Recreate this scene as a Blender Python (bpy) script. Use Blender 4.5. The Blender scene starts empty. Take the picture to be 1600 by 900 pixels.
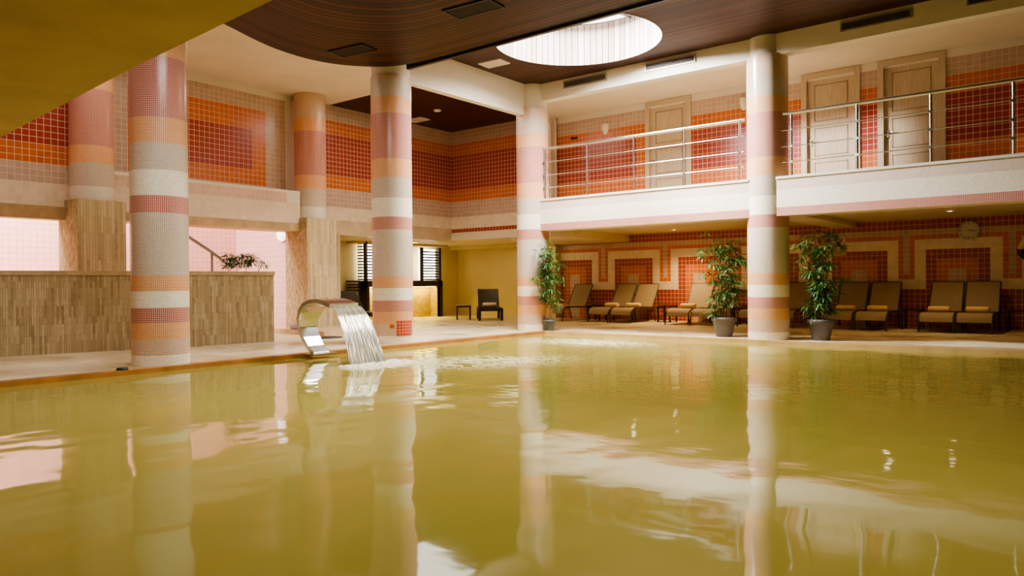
import bpy, math, random
from mathutils import Vector, Matrix
random.seed(7)
C = bpy.context.scene.collection
PI = math.pi
def R(d): return math.radians(d)
def srgb(r, g, b):
    def f(c):
        c /= 255.0
        return c/12.92 if c <= .04045 else ((c+.055)/1.055)**2.4
    return (f(r), f(g), f(b), 1.0)

# ------------------------------------------------------------------ mesh builder
class MB:
    def __init__(s): s.v = []; s.f = []; s.uv = []; s.c = []; s.m = []; s.sm = []
    def face(s, pts, col=(1,1,1,1), uv=None, m=0, smooth=False):
        i = len(s.v); s.v += [tuple(p) for p in pts]; s.f.append(tuple(range(i, i+len(pts))))
        s.uv.append(uv or [(0,0)]*len(pts)); s.c.append(col); s.m.append(m); s.sm.append(smooth)
    def box(s, x0, x1, y0, y1, z0, z1, col=(1,1,1,1), m=0, M=None):
        P = [Vector((x,y,z)) for z in (z0,z1) for y in (y0,y1) for x in (x0,x1)]
        if M is not None: P = [M @ p for p in P]
        dims = (x1-x0, y1-y0, z1-z0)
        for q, a, b in (((0,2,3,1),1,0),((4,5,7,6),0,1),((0,1,5,4),0,2),((2,6,7,3),2,0),((0,4,6,2),2,1),((1,3,7,5),1,2)):
            A, B = dims[a], dims[b]
            s.face([P[k] for k in q], col, [(0,0),(A,0),(A,B),(0,B)], m)
    def grid(s, rows, col=(1,1,1,1), m=0, smooth=True, closed=False, uvs=None):
        n = len(rows[0]); i = len(s.v)
        for r in rows: s.v += [tuple(p) for p in r]
        for a in range(len(rows)-1):
            for b in range(n if closed else n-1):
                b2 = (b+1) % n
                s.f.append((i+a*n+b, i+a*n+b2, i+(a+1)*n+b2, i+(a+1)*n+b))
                s.uv.append([uvs(a,b), uvs(a,b+1), uvs(a+1,b+1), uvs(a+1,b)] if uvs else [(0,0)]*4)
                s.c.append(col(a,b) if callable(col) else col); s.m.append(m); s.sm.append(smooth)
    def lathe(s, prof, n=32, c=(0,0), caps=True, col=(1,1,1,1), m=0, smooth=True):
        rows = [[(c[0]+r*math.cos(2*PI*k/n), c[1]+r*math.sin(2*PI*k/n), z) for k in range(n)] for r, z in prof]
        s.grid(rows, col, m, smooth, True)
        if caps:
            s.face(rows[0][::-1], col, None, m); s.face(rows[-1], col, None, m)
    def tube(s, path, r, n=8, col=(1,1,1,1), m=0, caps=True):
        path = [Vector(p) for p in path]; rows = []
        for k, p in enumerate(path):
            t = (path[min(k+1,len(path)-1)] - path[max(k-1,0)]).normalized()
            up = Vector((0,0,1)) if abs(t.z) < .9 else Vector((1,0,0))
            a = t.cross(up).normalized(); b = a.cross(t).normalized()
            rr = r[k] if isinstance(r, (list,tuple)) else r
            rows.append([p + a*rr*math.cos(2*PI*j/n) + b*rr*math.sin(2*PI*j/n) for j in range(n)])
        s.grid(rows, col, m, True, True)
        if caps: s.face(rows[0][::-1], col, None, m); s.face(rows[-1], col, None, m)
    def disc(s, c, r, axis, n=32, col=(1,1,1,1), m=0):
        ax = Vector(axis); u = ax.cross(Vector((0,0,1)) if abs(ax.z) < .9 else Vector((1,0,0))).normalized(); w = ax.cross(u)
        s.face([Vector(c)+u*r*math.cos(2*PI*k/n)+w*r*math.sin(2*PI*k/n) for k in range(n)], col, None, m)
    def build(s, name, mats, parent=None, loc=(0,0,0), rot=(0,0,0), bevel=0):
        me = bpy.data.meshes.new(name); me.from_pydata(s.v, [], s.f)
        me.uv_layers.new(name='UVMap'); me.color_attributes.new('Col', 'FLOAT_COLOR', 'CORNER')
        me.uv_layers['UVMap'].data.foreach_set('uv', [c for u in s.uv for p in u for c in p])
        me.color_attributes['Col'].data.foreach_set('color', [c for fi, f in enumerate(s.f) for _ in f for c in s.c[fi]])
        me.polygons.foreach_set('use_smooth', s.sm); me.polygons.foreach_set('material_index', s.m)
        for mm in (mats if isinstance(mats, (list,tuple)) else [mats]): me.materials.append(mm)
        o = bpy.data.objects.new(name, me); C.objects.link(o); o.location = loc; o.rotation_euler = rot
        if parent is not None: o.parent = parent
        if bevel:
            b = o.modifiers.new('b', 'BEVEL'); b.width = bevel; b.segments = 2; b.limit_method = 'ANGLE'
        return o

def tag(o, label=None, cat=None, group=None, kind=None):
    for k, v in (('label',label),('category',cat),('group',group),('kind',kind)):
        if v: o[k] = v
    return o
def empty(name, loc=(0,0,0), rz=0, label=None, cat=None, group=None):
    o = bpy.data.objects.new(name, None); C.objects.link(o); o.location = loc; o.rotation_euler = (0,0,rz); o.empty_display_size = .1
    return tag(o, label, cat, group)
def struct(o): o['kind'] = 'structure'; return o
def copy_tree(o, parent=None):
    c = o.copy(); C.objects.link(c)
    if parent is not None: c.parent = parent
    for ch in list(o.children): copy_tree(ch, c)
    return c

# ------------------------------------------------------------------ materials
def newmat(name):
    m = bpy.data.materials.new(name); m.use_nodes = True; nt = m.node_tree
    return m, nt, nt.nodes['Principled BSDF']
def N(nt, t, **k):
    n = nt.nodes.new(t)
    for a, b in k.items(): setattr(n, a, b)
    return n
def math_(nt, op, a, b=None, c=None):
    n = N(nt, 'ShaderNodeMath', operation=op)
    for i, x in enumerate((a, b, c)):
        if x is None: continue
        if isinstance(x, (int, float)): n.inputs[i].default_value = x
        else: nt.links.new(x, n.inputs[i])
    return n.outputs[0]
def mixc(nt, fac, a, b, mode='MIX'):
    n = N(nt, 'ShaderNodeMix', data_type='RGBA', blend_type=mode)
    for i, x in ((0,fac),(6,a),(7,b)):
        if isinstance(x, (int,float,tuple)): n.inputs[i].default_value = x
        else: nt.links.new(x, n.inputs[i])
    return n.outputs[2]
def bump(nt, bs, h, strength=.3, dist=.01):
    b = N(nt, 'ShaderNodeBump'); b.inputs['Strength'].default_value = strength; b.inputs['Distance'].default_value = dist
    nt.links.new(h, b.inputs['Height']); nt.links.new(b.outputs[0], bs.inputs['Normal'])
def noise(nt, scale, detail=3, rough=.5, vec=None):
    n = N(nt, 'ShaderNodeTexNoise'); n.inputs['Scale'].default_value = scale; n.inputs['Detail'].default_value = detail; n.inputs['Roughness'].default_value = rough
    if vec is not None: nt.links.new(vec, n.inputs['Vector'])
    return n
def objco(nt): return N(nt, 'ShaderNodeTexCoord').outputs['Object']
def mapping(nt, vec, sc=(1,1,1), rot=(0,0,0)):
    m = N(nt, 'ShaderNodeMapping'); nt.links.new(vec, m.inputs[0]); m.inputs['Scale'].default_value = sc; m.inputs['Rotation'].default_value = rot
    return m.outputs[0]
def ramp(nt, fac, stops):
    r = N(nt, 'ShaderNodeValToRGB'); nt.links.new(fac, r.inputs[0]); e = r.color_ramp.elements
    e[0].position, e[0].color = stops[0]; e[1].position, e[1].color = stops[-1]
    for p, c in stops[1:-1]:
        x = e.new(p); x.color = c
    return r.outputs[0]

def plain(name, col, rough=.5, metal=0, var=.12, nscale=6, bstr=0, bscale=40, spec=None):
    m, nt, bs = newmat(name); co = objco(nt)
    n = noise(nt, nscale, 4, .6, co)
    dark = tuple(c*(1-var) for c in col[:3]) + (1,); lite = tuple(min(1,c*(1+var)) for c in col[:3]) + (1,)
    nt.links.new(ramp(nt, n.outputs[0], [(.3,dark),(.7,lite)]), bs.inputs['Base Color'])
    bs.inputs['Roughness'].default_value = rough; bs.inputs['Metallic'].default_value = metal
    if spec is not None: bs.inputs['Specular IOR Level'].default_value = spec
    if bstr: bump(nt, bs, noise(nt, bscale, 4, .6, co).outputs[0], bstr, .01)
    return m
def tile_mat(name, grout, gw, rough=.22, var=.16, bstr=.35, grime=.12):
    m, nt, bs = newmat(name)
    uv = N(nt, 'ShaderNodeUVMap').outputs[0]
    sp = N(nt, 'ShaderNodeSeparateXYZ'); nt.links.new(uv, sp.inputs[0])
    e = [math_(nt, 'MULTIPLY', math_(nt, 'ABSOLUTE', math_(nt, 'SUBTRACT', math_(nt, 'FRACT', sp.outputs[i]), .5)), 2) for i in (0,1)]
    mx = math_(nt, 'MAXIMUM', e[0], e[1])
    mr = N(nt, 'ShaderNodeMapRange'); nt.links.new(mx, mr.inputs[0]); mr.inputs[1].default_value = 1-gw*1.15; mr.inputs[2].default_value = 1-gw*.85
    cell = N(nt, 'ShaderNodeCombineXYZ')
    for i in (0,1): nt.links.new(math_(nt, 'FLOOR', sp.outputs[i]), cell.inputs[i])
    wn = N(nt, 'ShaderNodeTexWhiteNoise', noise_dimensions='3D'); nt.links.new(cell.outputs[0], wn.inputs[0])
    at = N(nt, 'ShaderNodeAttribute', attribute_name='Col')
    br = math_(nt, 'MULTIPLY_ADD', wn.outputs[0], 2*var, 1-var)
    gr = noise(nt, .9, 4, .6, objco(nt))
    br2 = math_(nt, 'MULTIPLY', br, math_(nt, 'MULTIPLY_ADD', gr.outputs[0], grime*2, 1-grime))
    hs = N(nt, 'ShaderNodeHueSaturation'); nt.links.new(at.outputs[0], hs.inputs['Color']); nt.links.new(br2, hs.inputs['Value'])
    col = mixc(nt, mr.outputs[0], hs.outputs[0], grout)
    nt.links.new(col, bs.inputs['Base Color'])
    nt.links.new(math_(nt, 'MULTIPLY_ADD', mr.outputs[0], .5, rough), bs.inputs['Roughness'])
    bump(nt, bs, math_(nt, 'SUBTRACT', 1, mr.outputs[0]), bstr, .004)
    return m
def stone_strips(name, w, h, bstr=.6, tint=1.0, rough=.75, bd=.02):
    # upright narrow travertine strips; UV: u across, v up, in metres
    m, nt, bs = newmat(name)
    uv = N(nt, 'ShaderNodeUVMap').outputs[0]
    sp = N(nt, 'ShaderNodeSeparateXYZ'); nt.links.new(uv, sp.inputs[0])
    cb = N(nt, 'ShaderNodeCombineXYZ'); nt.links.new(sp.outputs[1], cb.inputs[0]); nt.links.new(sp.outputs[0], cb.inputs[1])
    b = N(nt, 'ShaderNodeTexBrick', offset=.37, squash=1.0); nt.links.new(cb.outputs[0], b.inputs['Vector'])
    b.inputs['Scale'].default_value = 1; b.inputs['Brick Width'].default_value = h; b.inputs['Row Height'].default_value = w
    b.inputs['Mortar Size'].default_value = .0018; b.inputs['Mortar Smooth'].default_value = .3; b.inputs['Bias'].default_value = 0
    b.inputs['Color1'].default_value = (0,0,0,1); b.inputs['Color2'].default_value = (1,1,1,1); b.inputs['Mortar'].default_value = (.0,.0,.0,1)
    n = noise(nt, 9, 5, .65, uv)
    f = math_(nt, 'MULTIPLY_ADD', b.outputs[0], .6, math_(nt, 'MULTIPLY', n.outputs[0], .5))
    t = tint
    c = ramp(nt, f, [(.08,(.26*t,.165*t,.08*t,1)),(.35,(.44*t,.335*t,.175*t,1)),(.7,(.54*t,.425*t,.235*t,1)),(.95,(.64*t,.53*t,.34*t,1))])
    nt.links.new(mixc(nt, math_(nt, 'MULTIPLY', b.outputs['Fac'], .7), c, (.13,.08,.04,1)), bs.inputs['Base Color'])
    bs.inputs['Roughness'].default_value = rough
    hh = math_(nt, 'ADD', math_(nt, 'MULTIPLY', b.outputs[0], .7), math_(nt, 'MULTIPLY', noise(nt, 40, 4, .7, uv).outputs[0], .5))
    bump(nt, bs, math_(nt, 'SUBTRACT', hh, b.outputs['Fac']), bstr, bd)
    return m
def planks(name, w, c1, c2, rough=.4, gap=.07, bstr=.6):
    # boards: UV v counts metres across the boards, u along
    m, nt, bs = newmat(name)
    uv = N(nt, 'ShaderNodeUVMap').outputs[0]
    sp = N(nt, 'ShaderNodeSeparateXYZ'); nt.links.new(uv, sp.inputs[0])
    v = math_(nt, 'DIVIDE', sp.outputs[1], w)
    fr = math_(nt, 'FRACT', v); gm = math_(nt, 'LESS_THAN', fr, gap*2)
    wn = N(nt, 'ShaderNodeTexWhiteNoise', noise_dimensions='1D'); nt.links.new(math_(nt, 'FLOOR', v), wn.inputs['W'])
    g = noise(nt, 3, 5, .65, mapping(nt, uv, (.6,14,1)))
    big = noise(nt, .55, 3, .6, uv)
    f = math_(nt, 'ADD', math_(nt, 'MULTIPLY', wn.outputs[0], .35), math_(nt, 'ADD', math_(nt, 'MULTIPLY', g.outputs[0], .35), math_(nt, 'MULTIPLY', big.outputs[0], .4)))
    col = ramp(nt, f, [(.25,c1),(.8,c2)])
    nt.links.new(mixc(nt, gm, col, (.006,.003,.002,1)), bs.inputs['Base Color'])
    bs.inputs['Roughness'].default_value = rough; bs.inputs['Specular IOR Level'].default_value = .3
    bump(nt, bs, math_(nt, 'SUBTRACT', 1, gm), bstr, .01)
    return m
def emis(name, col, s):
    m, nt, bs = newmat(name)
    bs.inputs['Base Color'].default_value = col; bs.inputs['Emission Color'].default_value = col; bs.inputs['Emission Strength'].default_value = s
    return m

GROUT = srgb(232,205,170)
M_wall = tile_mat('wall_tile', GROUT, .065, .25, .07)
M_mosaic = tile_mat('mosaic_tile', srgb(240,224,200), .17, .22, .10, .3)
M_pink = tile_mat('pink_tile', srgb(176,138,128), .045, .3, .03)
M_plaster = plain('white_plaster', srgb(226,216,200), .7, 0, .06, 1.2, .15, 25)
M_soffit = plain('cream_soffit', srgb(222,208,180), .65, 0, .05, 1.0, .08, 20)
M_olive = plain('stained_soffit', srgb(218,190,166), .7, 0, .12, 1.6, .2, 14)
M_yellow = plain('yellow_plaster', srgb(200,182,132), .6, 0, .06, 1.0, .08, 25)
M_marble = plain('beige_marble', srgb(205,182,146), .35, 0, .16, 2.2, .05, 30)
M_lintel = plain('brown_stone', srgb(184,154,112), .5, 0, .22, 2.8, .15, 30)
M_strip = stone_strips('travertine_strips', .035, .30, .7)
M_strip_l = stone_strips('pale_travertine_strips', .05, .8, .35, 1.15)
M_strip_r = stone_strips('rough_travertine_strips', .04, .10, 1.0, 1.3, .8, .09)
M_coping = plain('travertine_coping', srgb(190,165,125), .5, 0, .22, 3, .2, 30)
M_wood = planks('dark_wood_planks', .095, (.014,.004,.002,1), (.10,.030,.010,1), .5, .13)
M_woodfar = planks('weathered_wood_planks', .095, (.018,.007,.004,1), (.125,.042,.017,1), .5, .12)
M_woodrec = planks('red_wood_planks', .10, (.022,.005,.003,1), (.085,.020,.009,1), .45)
M_shaft = planks('whitewashed_boards', .13, (.20,.13,.09,1), (.42,.36,.32,1), .5, .05, .3)
M_steel = plain('stainless_steel', (.62,.60,.56,1), .2, 1, .05, 3)
M_rail = plain('polished_rail_steel', (.66,.64,.60,1), .22, 1, .05, 5)
M_handrail = plain('brushed_handrail_steel', (.22,.20,.18,1), .4, .7, .05, 5)
M_curb = plain('terracotta_curb', srgb(176,122,68), .4, 0, .25, 3, .1, 30)
M_curb2 = plain('sand_curb', srgb(206,172,118), .4, 0, .2, 3, .1, 30)
M_grate = None
M_dark = plain('dark_metal', (.02,.017,.014,1), .5, 0, .2, 5)
M_white = plain('white_paint', srgb(228,222,208), .45, 0, .04, 5)
M_blackwood = plain('black_stained_wood', (.022,.012,.008,1), .4, 0, .3, 9, .1, 60)
M_door = None
M_sling = plain('taupe_sling_fabric', (.30,.215,.125,1), .75, 0, .08, 30, .25, 300)
M_lframe = plain('brown_powder_coat', (.06,.042,.028,1), .4, .3, .1, 6)
M_towel = plain('cream_towel', srgb(222,190,138), .95, 0, .08, 20, .6, 140)
M_pot = plain('grey_plastic_pot', srgb(92,85,79), .5, 0, .05, 6)
M_pot2 = plain('slate_plastic_pot', srgb(92,98,98), .5, 0, .10, 9)
M_soil = plain('potting_soil', (.03,.02,.012,1), .95, 0, .4, 30, .8, 60)
M_stem = plain('bamboo_cane', (.40,.30,.13,1), .5, 0, .25, 12)
def leafmat():
    m, nt, bs = newmat('bamboo_leaf')
    at = N(nt, 'ShaderNodeAttribute', attribute_name='Col'); n = noise(nt, 14, 2, .5, objco(nt))
    nt.links.new(mixc(nt, n.outputs[0], at.outputs[0], (.015,.05,.012,1)), bs.inputs['Base Color'])
    bs.inputs['Roughness'].default_value = .42
    return m
M_leaf = leafmat()
def doormat():
    m, nt, bs = newmat('pale_oak_laminate'); co = objco(nt)
    n = noise(nt, 4, 5, .6, mapping(nt, co, (14,14,.7)))
    nt.links.new(ramp(nt, n.outputs[0], [(.3,srgb(182,160,132)),(.7,srgb(212,192,164))]), bs.inputs['Base Color'])
    bs.inputs['Roughness'].default_value = .45
    return m
M_door = doormat(); M_groove_shade = plain('door_groove_shade', srgb(150,126,98), .5)
def gratemat():
    m, nt, bs = newmat('gutter_grate'); uv = N(nt, 'ShaderNodeUVMap').outputs[0]
    sp = N(nt, 'ShaderNodeSeparateXYZ'); nt.links.new(uv, sp.inputs[0])
    a = math_(nt, 'LESS_THAN', math_(nt, 'FRACT', math_(nt, 'MULTIPLY', sp.outputs[0], 28)), .5)
    b = math_(nt, 'LESS_THAN', math_(nt, 'FRACT', math_(nt, 'MULTIPLY', sp.outputs[1], 20)), .45)
    nt.links.new(mixc(nt, math_(nt, 'MULTIPLY', a, b), srgb(176,140,96), (.05,.03,.018,1)), bs.inputs['Base Color'])
    bs.inputs['Roughness'].default_value = .5
    return m
M_grate = gratemat()
def floormat():
    m, nt, bs = newmat('cream_deck_tile'); co = objco(nt)
    b = N(nt, 'ShaderNodeTexBrick', offset=0.0); nt.links.new(co, b.inputs['Vector'])
    b.inputs['Scale'].default_value = 1; b.inputs['Brick Width'].default_value = .35; b.inputs['Row Height'].default_value = .35; b.inputs['Mortar Size'].default_value = .004
    b.inputs['Color1'].default_value = srgb(222,204,170); b.inputs['Color2'].default_value = srgb(208,188,152); b.inputs['Mortar'].default_value = srgb(178,156,122)
    n = noise(nt, .9, 2, .5, co)
    c = mixc(nt, 1.0, b.outputs[0], ramp(nt, n.outputs[0], [(.30,(.80,.73,.62,1)),(.62,(1,1,1,1))]), 'MULTIPLY')
    nt.links.new(c, bs.inputs['Base Color'])
    nt.links.new(ramp(nt, n.outputs[0], [(.3,(.2,.2,.2,1)),(.7,(.5,.5,.5,1))]), bs.inputs['Roughness'])
    return m
M_floor = floormat()
def watermat():
    m, nt, bs = newmat('murky_thermal_water'); co = objco(nt)
    n0 = noise(nt, .22, 2, .5, co)
    base = ramp(nt, n0.outputs[0], [(.35,(.305,.250,.052,1)),(.65,(.345,.288,.066,1))])
    # churned areas: below the spout, and by the far corner jets
    def blob(cx, cy, rx, ry, rot):
        mp = N(nt, 'ShaderNodeMapping'); mp.vector_type = 'TEXTURE'
        nt.links.new(co, mp.inputs[0]); mp.inputs['Location'].default_value = (cx,cy,0); mp.inputs['Rotation'].default_value = (0,0,R(rot)); mp.inputs['Scale'].default_value = (rx,ry,1)
        ln = N(nt, 'ShaderNodeVectorMath', operation='LENGTH'); nt.links.new(mp.outputs[0], ln.inputs[0])
        mr = N(nt, 'ShaderNodeMapRange', interpolation_type='SMOOTHSTEP'); nt.links.new(ln.outputs['Value'], mr.inputs[0])
        mr.inputs[1].default_value = 1; mr.inputs[2].default_value = .1; return mr.outputs[0]
    b1 = blob(-8.1, 7.15, .55, 1.0, 10); b2 = blob(-7.2, 8.3, 1.8, 2.5, -25); b3 = blob(-8.0, 12.3, 2.3, 1.5, 0); b4 = blob(-6.3, 11.6, 3.2, 2.2, 0)
    tex = noise(nt, 3.2, 5, .62, mapping(nt, co, (.8,1.3,1), (0,0,R(35))))
    tex.inputs['Distortion'].default_value = 1.6
    ridge = math_(nt, 'SUBTRACT', 1, math_(nt, 'ABSOLUTE', math_(nt, 'MULTIPLY', math_(nt, 'SUBTRACT', tex.outputs[0], .5), 7)))
    amt = math_(nt, 'ADD', math_(nt, 'MULTIPLY', b1, 1.5), math_(nt, 'ADD', math_(nt, 'MULTIPLY', b2, .76), math_(nt, 'ADD', math_(nt, 'MULTIPLY', b3, .68), math_(nt, 'MULTIPLY', b4, .30))))
    fm = N(nt, 'ShaderNodeMapRange'); nt.links.new(math_(nt, 'ADD', math_(nt, 'MULTIPLY', ridge, .95), amt), fm.inputs[0])
    fm.inputs[1].default_value = 1.05; fm.inputs[2].default_value = 1.75
    nt.links.new(mixc(nt, fm.outputs[0], base, (.72,.64,.42,1)), bs.inputs['Base Color'])
    nt.links.new(math_(nt, 'MULTIPLY_ADD', fm.outputs[0], .5, .045), bs.inputs['Roughness'])
    bs.inputs['IOR'].default_value = 1.23
    w1 = noise(nt, .9, 2, .45, mapping(nt, co, (1.1,.8,1), (0,0,R(20))))
    w2 = noise(nt, 4.5, 2, .5, mapping(nt, co, (.7,1.4,1), (0,0,R(-35))))
    far = N(nt, 'ShaderNodeSeparateXYZ'); nt.links.new(co, far.inputs[0])
    fy = N(nt, 'ShaderNodeMapRange', interpolation_type='SMOOTHSTEP'); nt.links.new(far.outputs[1], fy.inputs[0]); fy.inputs[1].default_value = 3; fy.inputs[2].default_value = 11; fy.inputs[3].default_value = .05; fy.inputs[4].default_value = .5
    fx = N(nt, 'ShaderNodeMapRange', interpolation_type='SMOOTHSTEP'); nt.links.new(far.outputs[0], fx.inputs[0]); fx.inputs[1].default_value = -8.5; fx.inputs[2].default_value = -4.5; fx.inputs[3].default_value = .25; fx.inputs[4].default_value = 1
    hw = math_(nt, 'MULTIPLY', w2.outputs[0], math_(nt, 'MULTIPLY', math_(nt, 'MULTIPLY', fy.outputs[0], fx.outputs[0]), .32))
    h = math_(nt, 'ADD', math_(nt, 'MULTIPLY', w1.outputs[0], .62), math_(nt, 'ADD', hw, math_(nt, 'MULTIPLY', tex.outputs[0], math_(nt, 'MULTIPLY', amt, .22))))
    bump(nt, bs, h, 1.0, .03)
    return m
M_water = watermat()

# ------------------------------------------------------------------ colours of the tiles
RED = srgb(160,66,56); ORANGE = srgb(198,106,58); BEIGE = srgb(190,164,148); CREAM = srgb(228,208,182)
mRED = srgb(178,72,66); mORANGE = srgb(220,138,70); mBEIGE = srgb(196,158,134); mGREIGE = srgb(186,166,150); mCREAM = srgb(240,230,210)
def wall(name, O, U, V, segs_u, segs_v, T, fn, mats=M_wall, skip=None):
    """tiles: O is the top-left corner, U along, V down (unit vectors); fn(i, j) -> colour"""
    mb = MB(); O, U, V = Vector(O), Vector(U), Vector(V)
    for j in range(math.ceil(segs_v)):
        j1 = min(j+1, segs_v); i = 0; n = math.ceil(segs_u)
        while i < n:
            c = fn(i, j)
            if skip and skip(i, j): i += 1; continue
            k = i+1
            while k < n and fn(k, j) == c and not (skip and skip(k, j)): k += 1
            i1 = min(k, segs_u)
            p = lambda a, b: O + U*(a*T) + V*(b*T)
            mb.face([p(i,j1), p(i1,j1), p(i1,j), p(i,j)], c, [(i,-j1),(i1,-j1),(i1,-j),(i,-j)])
            i = k
    return struct(mb.build(name, mats))
def bands(lst):
    def f(i, j):
        for n, c in lst:
            if j < n: return c
        return lst[-1][1]
    return f

# ================================================================== SETTING
ZC = 5.72          # upper ceiling
# floor deck: L round the pool
mb = MB()
for x0, x1, y0, y1 in ((-18.4,-9.95,-4,20), (-9.95,6,13.72,20)):
    mb.box(x0, x1, y0, y1, -.3, 0)
struct(mb.build('floor', M_floor))
mb = MB(); mb.box(-10.0,6,-4,13.8,-1.2,-1.1); mb.box(-10.05,-9.95,-4,13.8,-1.2,-.3); mb.box(-10,6,13.72,13.82,-1.2,-.3)
struct(mb.build('floor_pool_basin', M_olive))
mb = MB(); mb.face([(-9.94,-3.98,0),(5.98,-3.98,0),(5.98,13.71,0),(-9.94,13.71,0)])
tag(mb.build('pool_water', M_water, loc=(0,0,-.05)), 'murky olive green thermal water filling the pool', 'water', kind='stuff')
# curbs and gutters
mb = MB(); mb.box(-10.12,-9.93,-4,13.86,-.06,.012); struct(mb.build('trim_1', M_curb, bevel=.01))
mb = MB(); mb.box(-9.93,6,13.69,13.80,-.06,.012); struct(mb.build('trim_2', M_curb2, bevel=.01))
mb = MB(); mb.box(-10.06,-9.97,1.5,4.15,.012,.018); tag(mb.build('gutter_grate', M_grate), 'brown slotted gutter grate along the left pool edge', 'drain grate')
mb = MB(); mb.box(-3.9,4,13.80,13.90,.0,.016); tag(mb.build('gutter_grate', M_grate), 'brown slotted gutter grate along the far right pool edge', 'drain grate')
mb = MB(); mb.lathe([(.07,0),(.07,.02),(.06,.03)], 20); tag(mb.build('drain_cap', M_dark, loc=(-10.02,4.42,.013)), 'small round dark drain cap at the foot of the left column', 'drain cap')
mb = MB(); mb.lathe([(.3,0),(.3,.012),(.28,.016)], 28); tag(mb.build('manhole_cover', M_dark, loc=(-12.65,9.75,0)), 'dark round manhole cover in the deck behind the waterfall spout', 'manhole cover')

# upper left wall, first bay (meets the back column), with lintel
TL = .1185
fnL = lambda i, j: RED if j < 17 else ORANGE if j < 20 else BEIGE if j < 23 else CREAM
wall('wall_left', (-15.2,.5,3.73+17*TL), (0,1,0), (0,0,-1), 5.75/TL, (3.73+17*TL-2.6)/TL, TL, fnL)
mb = MB(); mb.box(-15.5,-15.18,.5,5.7,2.355,2.6); struct(mb.build('trim_3', M_lintel, bevel=.01))
# second bay: recessed panel with nested rectangles
def fnP(i, j):
    # columns from y=6.4
    y = 6.4 + (i+.5)*TL; z = 5.58 - (j+.5)*TL
    if 7.42 < y < 9.81 and 3.80 < z < 4.78: return RED
    if 7.05 < y < 10.19 and 3.43 < z < 5.24: return ORANGE
    return BEIGE
wall('wall_left_panel', (-15.5,6.4,5.58), (0,1,0), (0,0,-1), 4.32/TL, 2.42/TL, TL, fnP)
mb = MB(); mb.face([(-15.5,10.72,2.5),(-15.5,11.3,2.5),(-15.5,11.3,ZC+.05),(-15.5,10.72,ZC+.05)]); mb.face([(-15.5,6.0,5.58),(-15.5,10.72,5.58),(-15.5,10.72,ZC+.05),(-15.5,6.0,ZC+.05)])
mb.box(-15.52,-15.2,5.9,6.4,2.5,ZC)
struct(mb.build('wall_left_plaster', M_plaster))
# ledge with a strip of pale pink tiles, lintel below
mb = MB()
mb.box(-15.5,-14.95,6.3,10.74,2.56,3.34, m=0)
struct(mb.build('wall_left_ledge', M_plaster, bevel=.008))
fnS = lambda i, j: srgb(214,182,162)
wall('wall_left_ledge_tiles', (-14.947,6.35,3.28), (0,1,0), (0,0,-1), 34, 2, .1185, fnS, M_wall)
fnS2 = lambda i, j: srgb(226,204,178)
wall('wall_left_ledge_lower_tiles', (-14.947,6.35,3.28-2*.1185), (0,1,0), (0,0,-1), 37, 4, .1185, fnS2, tile_mat('cream_tile', srgb(212,186,158), .04, .3, .05))
mb = MB(); mb.box(-15.5,-14.92,6.3,10.74,2.385,2.56); struct(mb.build('trim_4', M_lintel, bevel=.01))
# recess walls
fnR = bands([(3,BEIGE),(6,ORANGE),(15,RED),(18,ORANGE),(22,BEIGE),(99,CREAM)])
fnR2 = lambda i, j: RED if j == 25 else fnR(i, j)
TR = .1165
wall('wall_recess_left', (-15.49,11.32,5.68+TR), (0,1,0), (0,0,-1), 5.28/TR, 2.90/TR+1, TR, lambda i, j: fnR(i, j-1))
wall('wall_recess_back', (-15.5,16.6,5.68+TR), (1,0,0), (0,0,-1), 3.95/TR, 27, TR, lambda i, j: fnR2(i, j-1))
mb = MB(); mb.box(-15.75,-15.49,11.55,16.75,2.40,2.78); struct(mb.build('trim_5', M_marble, bevel=.008))
mb = MB(); mb.box(-15.5,-11.0,16.58,16.8,2.42,2.648); struct(mb.build('trim_6', M_soffit, bevel=.006))
# yellow room behind
mb = MB()
mb.face([(-18,11.1,0),(-18,19.6,0),(-18,19.6,2.6),(-18,11.1,2.6)])
mb.face([(-18,19.6,0),(-13.65,19.6,0),(-13.65,19.6,2.6),(-18,19.6,2.6)])
mb.face([(-18,11.12,0),(-15.4,11.12,0),(-15.4,11.12,2.6),(-18,11.12,2.6)])
mb.box(-13.95,-13.55,19.3,19.62,0,2.5)
mb.box(-18,-13.6,19.2,19.6,2.30,2.5); mb.box(-18,-17.55,14.6,18.6,2.36,2.5)
struct(mb.build('wall_back_yellow', M_yellow))
mb = MB(); mb.box(-18,-15.55,11.1,16.7,2.43,2.5); mb.box(-18,-11.06,16.7,19.64,2.43,2.5); struct(mb.build('ceiling_yellow_room', M_soffit))
mb = MB(); mb.box(-18.0,-13.95,19.57,19.6,0,.1); mb.box(-18,-17.96,11.2,19.6,0,.1); struct(mb.build('baseboard_back', M_marble))
# pink stairwell
pk = lambda i, j: srgb(234,196,190)
wall('wall_stairwell_back', (-18,-2,5.6), (0,1,0), (0,0,-1), 12.9/.13, 5.6/.13, .13, pk, M_pink)
wall('wall_stairwell_right', (-18,10.9,5.6), (1,0,0), (0,0,-1), 2.9/.13, 5.6/.13, .13, pk, M_pink)
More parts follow.
